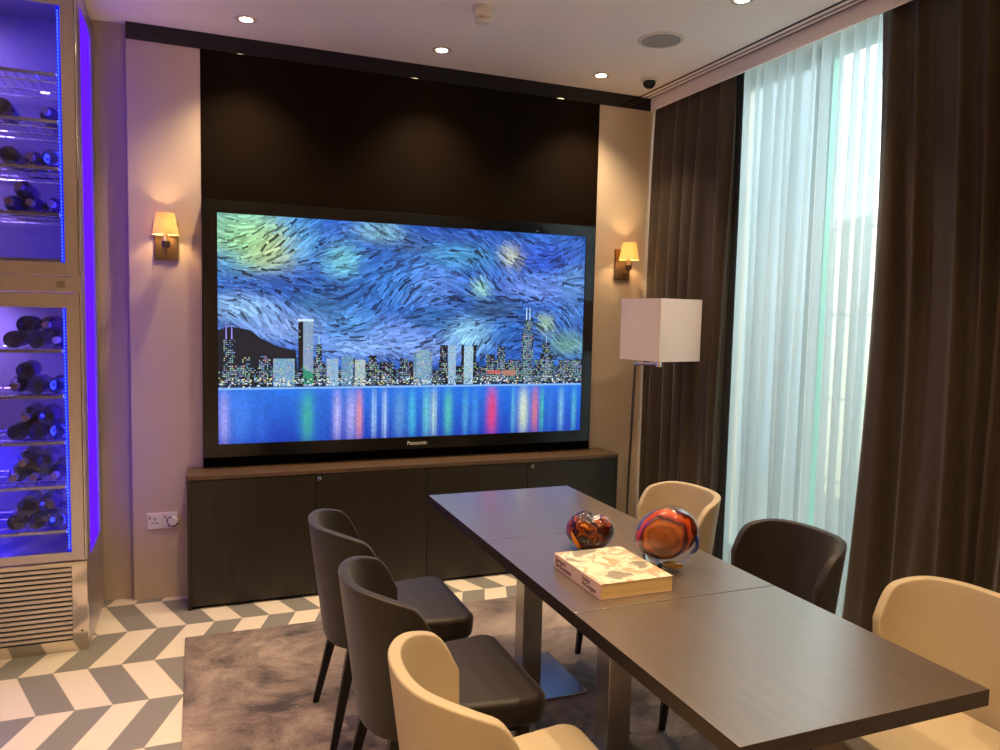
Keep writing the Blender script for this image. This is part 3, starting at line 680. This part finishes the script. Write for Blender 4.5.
# ------------------------------------------------------------------ book
def book():
    t = thing('book', 'thick paperback art book with a pale abstract cover lying on the middle table', 'book', (-1.515, -2.313, 0.7405))
    X, Y, H = 0.1195, 0.149, 0.045
    pm = noise_color(mat('page_edges', 'd9b878', 0.8), 'c8a468', 'e0c48c', (1, 1, 220), 3, 2, 0.3, 0.7)
    cm = mat('book_cover', 'e8dccb', 0.35)
    n, l, bb = nt(cm); tc = n.new('ShaderNodeTexCoord'); mp = n.new('ShaderNodeMapping'); mp.inputs['Scale'].default_value = (1.5, 1, 1); mp.inputs['Rotation'].default_value = (0, 0, 0.7)
    mp.inputs['Location'].default_value = (0.3, 0.62, 0)
    no = n.new('ShaderNodeTexNoise'); no.inputs['Scale'].default_value = 8; no.inputs['Detail'].default_value = 2.5; no.inputs['Distortion'].default_value = 0.5
    crp = n.new('ShaderNodeValToRGB'); crp.color_ramp.interpolation = 'CONSTANT'; e = crp.color_ramp.elements
    e[0].position = 0; e[0].color = (*srgb('8c8377'), 1); e[1].position = 0.43; e[1].color = (*srgb('c9bca6'), 1)
    for p_, c_ in ((0.47, 'dccfb8'), (0.53, 'b4a894'), (0.56, 'd89c7c'), (0.60, 'e0d2bc'), (0.68, '9c7050')):
        q = e.new(p_); q.color = (*srgb(c_), 1)
    l.new(tc.outputs['Object'], mp.inputs[0]); l.new(mp.outputs[0], no.inputs['Vector']); l.new(no.outputs['Fac'], crp.inputs[0]); l.new(crp.outputs[0], bb.inputs['Base Color'])
    sm = mat('book_spine', 'cdaea6', 0.45)
    obj('pages', box(newbm(), -X+0.003, X-0.0005, -Y+0.001, Y-0.001, 0.0018, H-0.0018), pm, t)
    b = box(newbm(), -X, X, -Y, Y, H-0.0018, H, 0.0004); obj('front_cover', b, cm, t)
    obj('back_cover', box(newbm(), -X, X, -Y, Y, 0, 0.0018), sm, t)
    sp = obj('spine', box(newbm(), -X-0.001, -X+0.003, -Y, Y, 0.0001, H-0.0001, 0.0006), sm, t)
    ink = mat('spine_ink', '6a4a4e', 0.6)
    rot = (PI/2, 0, -PI/2)
    for body, y, z, s in (('Bernard', Y-0.010, 0.030, 0.021), ('Berthonnage', Y-0.010, 0.014, 0.021), ('Robert', -0.040, 0.030, 0.017), ('McGeoghan', -0.040, 0.015, 0.017)):
        text_mesh('spine_lettering', body, s, ink, sp, (-X-0.0012, y, z), rot, 'LEFT', 0.0004)
book()

# ------------------------------------------------------------------ glass ornaments
def blob(fn, nu=64, nv=40):
    bm = newbm(); top = None; rows = []
    for j in range(nv+1):
        ph = PI*j/nv
        if j in (0, nv): rows.append([bm.verts.new(fn(0, ph))])
        else: rows.append([bm.verts.new(fn(2*PI*i/nu, ph)) for i in range(nu)])
    for j in range(nv):
        A, B = rows[j], rows[j+1]
        for i in range(nu):
            k = (i+1) % nu
            if len(A) == 1: bm.faces.new((A[0], B[i], B[k]))
            elif len(B) == 1: bm.faces.new((A[i], B[0], A[k]))
            else: bm.faces.new((A[i], B[i], B[k], A[k]))
    bmesh.ops.recalc_face_normals(bm, faces=bm.faces); return bm
def amber(name, cols, scale, dist, glassmix, stretch=(1, 1, 1), rot=(0, 0, 0)):
    m = bpy.data.materials.new(name); m.use_nodes = True; n, l = m.node_tree.nodes, m.node_tree.links
    bs = n['Principled BSDF']; bs.inputs['Roughness'].default_value = 0.05; bs.inputs['Transmission Weight'].default_value = glassmix; bs.inputs['IOR'].default_value = 1.3
    bs.inputs['Coat Weight'].default_value = 1.0; bs.inputs['Coat Roughness'].default_value = 0.02
    tc = n.new('ShaderNodeTexCoord'); mp = n.new('ShaderNodeMapping'); mp.inputs['Scale'].default_value = stretch; mp.inputs['Rotation'].default_value = rot
    no = n.new('ShaderNodeTexNoise'); no.inputs['Scale'].default_value = scale; no.inputs['Detail'].default_value = 2.0; no.inputs['Distortion'].default_value = dist
    crp = n.new('ShaderNodeValToRGB'); e = crp.color_ramp.elements
    e[0].position = cols[0][0]; e[0].color = (*srgb(cols[0][1]), 1); e[1].position = cols[-1][0]; e[1].color = (*srgb(cols[-1][1]), 1)
    for p_, c_ in cols[1:-1]:
        q = e.new(p_); q.color = (*srgb(c_), 1)
    l.new(tc.outputs['Object'], mp.inputs[0]); l.new(mp.outputs[0], no.inputs['Vector']); l.new(no.outputs['Fac'], crp.inputs[0]); l.new(crp.outputs[0], bs.inputs['Base Color'])
    return m
clear = glass_mat('clear_glass', (1, 1, 1), 0.02, 0.96)
# axis across the view: camera looks roughly along (0.56,0.83); r is the across direction
def big_vase():
    t = thing('glass_ornament', 'large round amber and clear glass ornament on the middle table', 'glass ornament', (-1.300, -2.285, 0.7405), -0.55, 'amber glass ornaments on the middle table')
    def outer(a, ph):
        x, y, z = math.sin(ph)*math.cos(a), math.sin(ph)*math.sin(a), math.cos(ph)
        X, Y, Z = 0.103*x, 0.082*y, 0.104*z
        X *= 1-0.10*(z < 0)*abs(z)
        X += 0.012*z
        Z = max(Z, -0.098)
        return (X, Y, Z+0.098)
    obj('clear_casing', blob(outer), clear, t, True)
    def inner(a, ph):
        x, y, z = math.sin(ph)*math.cos(a), math.sin(ph)*math.sin(a), math.cos(ph)
        return (0.096*x-0.002+0.010*z, 0.072*y, 0.083*z+0.0145+0.098+0.006*x)
    m = amber('amber_bands', [(0.0, '8a4414'), (0.22, 'a0541c'), (0.30, '8c4616'), (0.42, 'c0641f'), (0.50, '7a2a0c'), (0.56, '3c0c06'), (0.66, 'b8300a'), (0.74, 'd0560f'), (0.80, '4a1008'), (0.92, '6a1c0c')], 9, 0.6, 0.25)
    n, l = m.node_tree.nodes, m.node_tree.links
    ob = [q for q in n if q.type == 'TEX_COORD'][0]; noz = [q for q in n if q.type == 'TEX_NOISE'][0]; rp = [q for q in n if q.type == 'VALTORGB'][0]
    mp2 = n.new('ShaderNodeMapping'); mp2.inputs['Location'].default_value = (0.008, 0, -0.120); mp2.inputs['Scale'].default_value = (1, 0, 1.1)
    ln = n.new('ShaderNodeVectorMath'); ln.operation = 'LENGTH'; l.new(ob.outputs['Object'], mp2.inputs[0]); l.new(mp2.outputs[0], ln.inputs[0])
    ma = n.new('ShaderNodeMath'); ma.operation = 'MULTIPLY_ADD'; l.new(ln.outputs['Value'], ma.inputs[0]); ma.inputs[1].default_value = 8.0
    mb = n.new('ShaderNodeMath'); mb.operation = 'MULTIPLY_ADD'; l.new(noz.outputs['Fac'], mb.inputs[0]); mb.inputs[1].default_value = 0.9; mb.inputs[2].default_value = -0.42
    l.new(mb.outputs[0], ma.inputs[2]); l.new(ma.outputs[0], rp.inputs[0])
    obj('amber_core', blob(inner), m, t, True)
    def bl(a, ph):
        x, y, z = math.sin(ph)*math.cos(a), math.sin(ph)*math.sin(a), math.cos(ph)
        return (0.006*x+0.094-0.12*max(0, -z)**2*0.15, 0.028*y, 0.030*z+0.082)
    obj('blue_streak', blob(bl, 24, 16), mat('blue_glass', '2c4fa8', 0.05, Transmission_Weight=0.3), t, True)
    gl = mat('solid_clear_glass', (1, 1, 1), 0.0, 0, 0.5, Transmission_Weight=1.0, IOR=1.45)
    def ft(a, ph):
        x, y, z = math.sin(ph)*math.cos(a), math.sin(ph)*math.sin(a), math.cos(ph)
        return (0.034*x-0.044, 0.030*y-0.02, max(0.020*z+0.7*0.034*-x*0.5, -0.018)+0.024)
    obj('clear_foot', blob(ft, 32, 20), gl, t, True)
    def yl(a, ph):
        x, y, z = math.sin(ph)*math.cos(a), math.sin(ph)*math.sin(a), math.cos(ph)
        return (0.034*x+0.022, 0.028*y-0.012, 0.011*z+0.016)
    obj('yellow_foot', blob(yl, 24, 16), mat('yellow_glass', 'd8a838', 0.05, Transmission_Weight=0.4), t, True)
def small_vase():
    t = thing('glass_ornament', 'small heart shaped dark amber glass ornament behind the book', 'glass ornament', (-1.436, -2.030, 0.7405), -0.5, 'amber glass ornaments on the middle table')
    def f(a, ph, s=1.0):
        x, y, z = math.sin(ph)*math.cos(a), math.sin(ph)*math.sin(a), math.cos(ph)
        k = 1-0.30*max(0, -z)**2
        Z = 0.072*z
        if z > 0: Z *= 1-0.42*math.exp(-((x-0.18)/0.22)**2)*math.exp(-(y/0.6)**2)
        Z = max(Z, -0.062)
        return (0.084*x*k*s, 0.062*y*k*s, Z*s+0.062)
    m = amber('amber_heart', [(0.30, '180502'), (0.46, '3c0e05'), (0.53, '9a4410'), (0.58, '300a04'), (0.66, '7a2408'), (0.74, 'f0a030')], 22, 0.8, 0.08)
    bumpy_n = m.node_tree.nodes; v = bumpy_n.new('ShaderNodeTexVoronoi'); v.inputs['Scale'].default_value = 42
    bu = bumpy_n.new('ShaderNodeBump'); bu.inputs['Strength'].default_value = 0.5; bu.inputs['Distance'].default_value = 0.004
    m.node_tree.links.new(v.outputs['Distance'], bu.inputs['Height']); m.node_tree.links.new(bu.outputs[0], bumpy_n['Principled BSDF'].inputs['Normal'])
    obj('amber_body', blob(lambda a, p_: f(a, p_)), m, t, True)
    def gw(a, ph):
        x, y, z = math.sin(ph)*math.cos(a), math.sin(ph)*math.sin(a), math.cos(ph)
        return (0.013*x-0.048+0.014*-z, 0.020*y-0.030, 0.036*z+0.040)
    obj('orange_glow', blob(gw, 24, 20), mat('orange_glow_glass', 'f09018', 0.05, Coat_Weight=1.0), t, True)  # bright orange blob paints the glow inside the glass
    obj('rim', tube(newbm(), [(0.017+0.026*math.cos(q*PI/10), 0.018*math.sin(q*PI/10), 0.106+0.010*math.cos(q*PI/10)) for q in range(21)], 0.0045, 10, cap=False), mat('rim_glass', 'e8e4de', 0.05), t, True)
big_vase(); small_vase()

# ------------------------------------------------------------------ curtains
def curtain_bm(y0, y1, z0, z1, X, amp, nf, seed, gather=0.0, flare=0.0, irregular=0.35, nz=40, pinch=0.5, p0=0.0):
    rnd = random.Random(seed); bm = newbm(); NY = nf*16
    ph = [rnd.uniform(-1, 1) for _ in range(nf+2)]; am = [rnd.uniform(0.6, 1.25) for _ in range(nf+2)]; dr = [rnd.uniform(-1, 1) for _ in range(nf+2)]
    def it(arr, s):
        i = int(s); f = s-i; f = f*f*(3-2*f); return arr[i]*(1-f)+arr[min(i+1, len(arr)-1)]*f
    rows = []
    for j in range(nz+1):
        k = j/nz; z = z0+(z1-z0)*k; row = []
        for i in range(NY+1):
            s = nf*i/NY
            drift = irregular*it(dr, s)*(1-k)*0.5
            p_ = 2*PI*(s+0.25*it(ph, s)*irregular*(s > 0.5)+drift*min(1, s))+p0
            a = amp*it(am, s)*(1-pinch*k**6)
            sh = math.sin(p_); x = X-a*(sh*0.85+0.15*math.sin(2*p_+ph[0]))
            x += 0.3*amp*math.sin(2.1*s+seed)*(1-k)
            y = y0+(y1-y0)*i/NY
            e = (1-k); y += flare*e*e*(i/NY)+gather*math.sin(PI*e)*(i/NY)
            y += 0.012*math.cos(p_)*am[int(s)]
            row.append(bm.verts.new((x, y, z)))
        rows.append(row)
    for j in range(nz):
        for i in range(NY): bm.faces.new((rows[j][i], rows[j][i+1], rows[j+1][i+1], rows[j+1][i]))
    return bm
def solid(bm, m, name, parent, th):
    o = obj(name, bm, m, parent, True, 3.0); s = o.modifiers.new('thickness', 'SOLIDIFY'); s.thickness = th; s.offset = 0; return o
R0 = thing('brown_curtain', 'dark brown curtain at the left of the window, behind the floor lamp', 'curtain', (0, 0, 0), 0, 'dark brown curtains')
solid(curtain_bm(-0.015, -0.775, 0.012, 2.955, 0.068, 0.050, 6, 3, irregular=1.2, pinch=0.75, p0=1.4), M['curtain'], 'curtain_cloth', R0, 0.003)
solid(curtain_bm(-0.728, -0.795, 0.012, 2.955, 0.115, 0.012, 1, 5), M['curtain_lining'], 'lining_edge', R0, 0.003)
R1 = thing('brown_curtain', 'dark brown curtain filling the right edge of the photo', 'curtain', (0, 0, 0), 0, 'dark brown curtains')
solid(curtain_bm(-3.25, -1.705, 0.012, 2.955, 0.090, 0.050, 12, 11, gather=-0.05, irregular=1.6, pinch=0.7), M['curtain'], 'curtain_cloth', R1, 0.003)
sh = solid(curtain_bm(-0.62, -2.35, 0.012, 2.955, 0.220, 0.052, 21, 21, irregular=1.4, pinch=0.2), M['sheer'], 'sheer_curtain', None, 0.0)
sh.modifiers.clear()
tag(sh, 'white translucent sheer curtain glowing with daylight between the brown curtains', 'curtain')
b = box(newbm(), 0.085, 0.110, -6.3, -0.005, 2.958, 3.007); tag(obj('curtain_rail', b, M['white_plastic']), 'rail of the brown curtains hidden above the fascia', 'curtain rail')
b = box(newbm(), 0.205, 0.225, -3.2, -0.29, 2.958, 3.007); tag(obj('curtain_rail', b, M['white_plastic']), 'rail of the sheer curtain hidden above the fascia', 'curtain rail')

# ------------------------------------------------------------------ wine fridge and bottles
FY = -0.561
LED = emis('blue_led', (0.0, 0.005, 1.0), 1.4)
SIDE_GLOW = emis('violet_side_glow', (0.10, 0.008, 1.0), 1.1)
def wine_fridge():
    XL, XR = -3.90, -3.143
    t = thing('wine_fridge', 'tall stainless steel wine fridge with blue lit glass doors', 'wine fridge', (-3.52, -0.26, 0))
    ox, oy = 3.52, 0.26
    def bx(bm, a, b_, c, d, e, f, bev=0.0): return box(bm, a+ox, b_+ox, c+oy, d+oy, e, f, bev)
    Yb = 0.045
    b = newbm()
    bx(b, XL, XR, -0.02, Yb, 0.0, 2.90)                       # back
    bx(b, XL, XL+0.03, -0.535, -0.02, 0.0, 2.90)
    bx(b, XR-0.03, XR, -0.535, -0.02, 0.0, 0.40); bx(b, XR-0.03, XR, -0.535, -0.02, 2.82, 2.90)
    bx(b, XR-0.03, XR, -0.535, -0.44, 0.40, 2.82); bx(b, XR-0.03, XR, -0.055, -0.02, 0.40, 2.82)
    bx(b, XL+0.03, XR-0.03, -0.535, -0.02, 2.86, 2.90); bx(b, XL+0.03, XR-0.03, -0.535, -0.02, 1.585, 1.655); bx(b, XL+0.03, XR-0.03, -0.53, -0.02, 0.0, 0.42)
    obj('cabinet', b, M['fridge_steel'], t)
    inn = mat('fridge_interior', 'a49ab0', 0.5)
    b = newbm(); bx(b, XL+0.031, XR-0.031, -0.045, -0.021, 0.42, 2.86); bx(b, XL+0.031, XL+0.04, -0.5, -0.045, 0.42, 2.86)
    obj('interior_lining', b, inn, t)
    obj('side_glow_pane', bx(newbm(), XR-0.022, XR-0.010, -0.44, -0.055, 0.40, 2.82), SIDE_GLOW, t)  # glowing sheet in place of side glass lit from inside
    obj('control_panel', bx(newbm(), XL, XR, FY, -0.535, 1.588, 1.652, 0.002), M['fridge_steel'], t)
    obj('display', bx(newbm(), -3.236, -3.205, FY-0.002, FY, 1.606, 1.634), mat('display_grey', '8a7a6e', 0.25), t)
    # doors
    for (z0, z1, g0, g1, shelves) in ((1.656, 2.86, 1.712, 2.772, None), (0.414, 1.582, 0.452, 1.520, None)):
        b = newbm(); fx = -3.203
        bx(b, fx, -3.152, FY, FY+0.024, z0, z1, 0.002); bx(b, XL, -3.85, FY, FY+0.024, z0, z1, 0.002)
        bx(b, -3.85, fx, FY, FY+0.024, z0, g0, 0.001); bx(b, -3.85, fx, FY, FY+0.024, g1, z1, 0.001)
        d = obj('door', b, M['fridge_steel'], t)
        obj('glass_pane', bx(newbm(), -3.849, fx-0.001, FY+0.006, FY+0.012, g0+0.0005, g1-0.0005), M['fridge_glass'], d)
        obj('hinge_strip', bx(newbm(), -3.150, -3.145, FY-0.001, FY+0.024, z0, z1, 0.001), M['chrome'], d)
        b = newbm(); z = g0+0.01
        while z < g1-0.01:
            bx(b, -3.2155, -3.2115, FY+0.015, FY+0.019, z, z+0.006); z += 0.0145
        obj('light_dots', b, emis('led_dots', (0.10, 0.22, 1.0), 3.0), d)
        obj('light_strip', bx(newbm(), -3.219, fx-0.0005, FY+0.019, FY+0.026, g0, g1), LED, d)
        L = light('door_strip_light', 'AREA', (-3.214+ox, FY+0.034+oy, (g0+g1)/2), 5.0, (0.02, 0.03, 1.0), d, shape='RECTANGLE', size=0.02, size_y=g1-g0-0.1)
        L.rotation_euler = Vector((-1, 0.75, 0)).to_track_quat('-Z', 'Y').to_euler()
    # black lower trim of lower door, kick panel and grille
    b = bx(newbm(), XL, XR, FY+0.004, -0.53, 0.0, 0.405, 0.002)
    obj('kick_panel', b, mat('mirror_steel', (0.66, 0.6, 0.54), 0.1, 1.0), t)
    b = bx(newbm(), XL+0.03, -3.205, FY+0.001, FY+0.004, 0.052, 0.385); obj('grille_backing', b, M['black'], t)
    for k in range(15):
        z = 0.062+k*0.0218
        q = newbm(); bx(q, XL+0.03, -3.205, FY-0.006, FY+0.001, z, z+0.0135, 0.001); obj('grille_slat', q, M['grille_steel'], t)
    obj('bolt', lathe(newbm(), [(0, 0), (0.004, 0), (0.004, 0.003), (0, 0.003)], 12, Matrix.Translation((-3.168+ox, FY+0.004+oy, 0.09)) @ Matrix.Rotation(PI/2, 4, 'X')), M['black'], t)
    # shelves
    for z in (2.504, 2.310, 2.115, 1.922, 1.727, 1.340, 1.141, 0.939, 0.743, 0.544):
        b = bx(newbm(), XL+0.045, -3.222, -0.527, -0.517, z-0.014, z, 0.001)
        s = obj('shelf', b, M['chrome'], t)
        b = newbm()
        for k in range(17):
            x = XL+0.06+k*0.038; 
            tube(b, [(x+ox, -0.518+oy, z-0.006), (x+ox, -0.06+oy, z-0.006)], 0.0028, 6)
        for y in (-0.40, -0.22, -0.08): tube(b, [(XL+0.05+ox, y+oy, z-0.009), (-3.19+ox, y+oy, z-0.009)], 0.004, 6)
        obj('wire_rack', b, M['chrome'], s)
    for z, e, cc in ((2.84, 5, (0.42, 0.28, 1.0)), (2.20, 4, (0.42, 0.28, 1.0)), (1.56, 7, (0.42, 0.28, 1.0)), (0.93, 6, (0.03, 0.02, 1.0)), (0.54, 3, (0.03, 0.02, 1.0))):
        L = light('fridge_fill', 'AREA', (-0.20, -0.10 if z > 1.6 else 0.0, z-0.02), e, cc, t, shape='RECTANGLE', size=0.3, size_y=0.25)  # added fill lights; upper ones lavender for the haze on the door glass
wine_fridge()
def make_bottle():
    t = thing('wine_bottle', '', 'wine bottle', (0, 0, 0), 0, 'wine bottles lying in the wine fridge')
    R = Matrix.Rotation(PI/2, 4, 'X')     # lathe z -> -y : base at y=0, neck towards -y
    obj('bottle_glass', lathe(newbm(), [(0, 0.022), (0.012, 0.018), (0.024, 0.004), (0.031, 0), (0.035, 0.002), (0.037, 0.008), (0.037, 0.185), (0.034, 0.205), (0.020, 0.228), (0.0145, 0.245), (0.0135, 0.262)], 28, R), mat('bottle_glass', '0a0e30', 0.06, 0, 0.6), t, True)
    obj('foil_cap', lathe(newbm(), [(0.0150, 0.245), (0.0148, 0.290), (0.0155, 0.291), (0.0155, 0.297), (0.006, 0.298), (0, 0.296)], 20, R), mat('foil_cap', 'b89a9a', 0.3, 0.3), t, True)
    obj('paper_label', lathe(newbm(), [(0.0373, 0.06), (0.0373, 0.15)], 28, R), mat('paper_label', '4c4870', 0.6), t, True)
    return t
SH = {'fifth shelf of the upper door': 1.922, 'fourth shelf': 2.115, 'third shelf': 2.310}
names = {1.922: 'lowest filled shelf, upper door', 2.115: 'middle shelf, upper door', 2.310: 'second shelf, upper door',
         1.340: 'top shelf, lower door', 1.141: 'second shelf, lower door', 0.939: 'third shelf, lower door', 0.743: 'fourth shelf, lower door', 0.544: 'bottom shelf, lower door'}
rows = [  # shelf z, [(x, layer, orientation)]  orientation n = neck to the front, b = base to the front
    (2.310, [(-3.43, 0, 'b'), (-3.27, 0, 'n')]),
    (2.115, [(-3.41, 0, 'b'), (-3.33, 0, 'n'), (-3.255, 0, 'b')]),
    (1.922, [(-3.412, 0, 'n'), (-3.335, 0, 'n'), (-3.374, 1, 'n'), (-3.257, 0, 'n')]),
    (1.340, [(-3.415, 0, 'b'), (-3.325, 0, 'b'), (-3.365, 1, 'b'), (-3.250, 0, 'n'), (-3.288, 1, 'n')]),
    (1.141, [(-3.410, 0, 'n'), (-3.330, 0, 'b'), (-3.372, 1, 'b'), (-3.252, 0, 'b')]),
    (0.939, [(-3.410, 0, 'b'), (-3.333, 0, 'b'), (-3.256, 0, 'b'), (-3.372, 1, 'n'), (-3.296, 1, 'b')]),
    (0.743, [(-3.425, 0, 'n'), (-3.348, 0, 'n'), (-3.387, 1, 'n'), (-3.270, 0, 'n'), (-3.308, 1, 'b')]),
    (0.544, [(-3.420, 0, 'b'), (-3.343, 0, 'b'), (-3.266, 0, 'b'), (-3.382, 1, 'b'), (-3.304, 1, 'b')])]
proto = make_bottle(); first = True
for z, lst in rows:
    lst0 = sorted([a for a in lst if a[1] == 0]); lst1 = sorted([a for a in lst if a[1] == 1])
    for x, lay, o_ in lst:
        zz = z+0.0025+0.0375+(0.0648 if lay else 0)
        grp = lst1 if lay else lst0; i = grp.index((x, lay, o_))
        side = {0: 'leftmost', 1: 'second', 2: 'third', 3: 'fourth'}[i]
        if i == len(grp)-1 and i > 0: side = 'rightmost'
        end = 'neck forward' if o_ == 'n' else 'base forward'
        pos = ('in the pile on top, ' if lay else 'lying directly on the wires, ') if (lst1) else ''
        lab = 'wine bottle %s, %s%s, %s' % (end, 'upper pile, ' if lay else '', side, names[z])
        loc = (x, -0.225 if o_ == 'n' else -0.500, zz); rz = 0 if o_ == 'n' else PI
        if o_ == 'b': loc = (x, -0.500, zz)
        if first: proto.location = loc; proto.rotation_euler = (0, 0, rz); proto['label'] = lab; first = False
        else: dup(proto, loc, rz, lab)
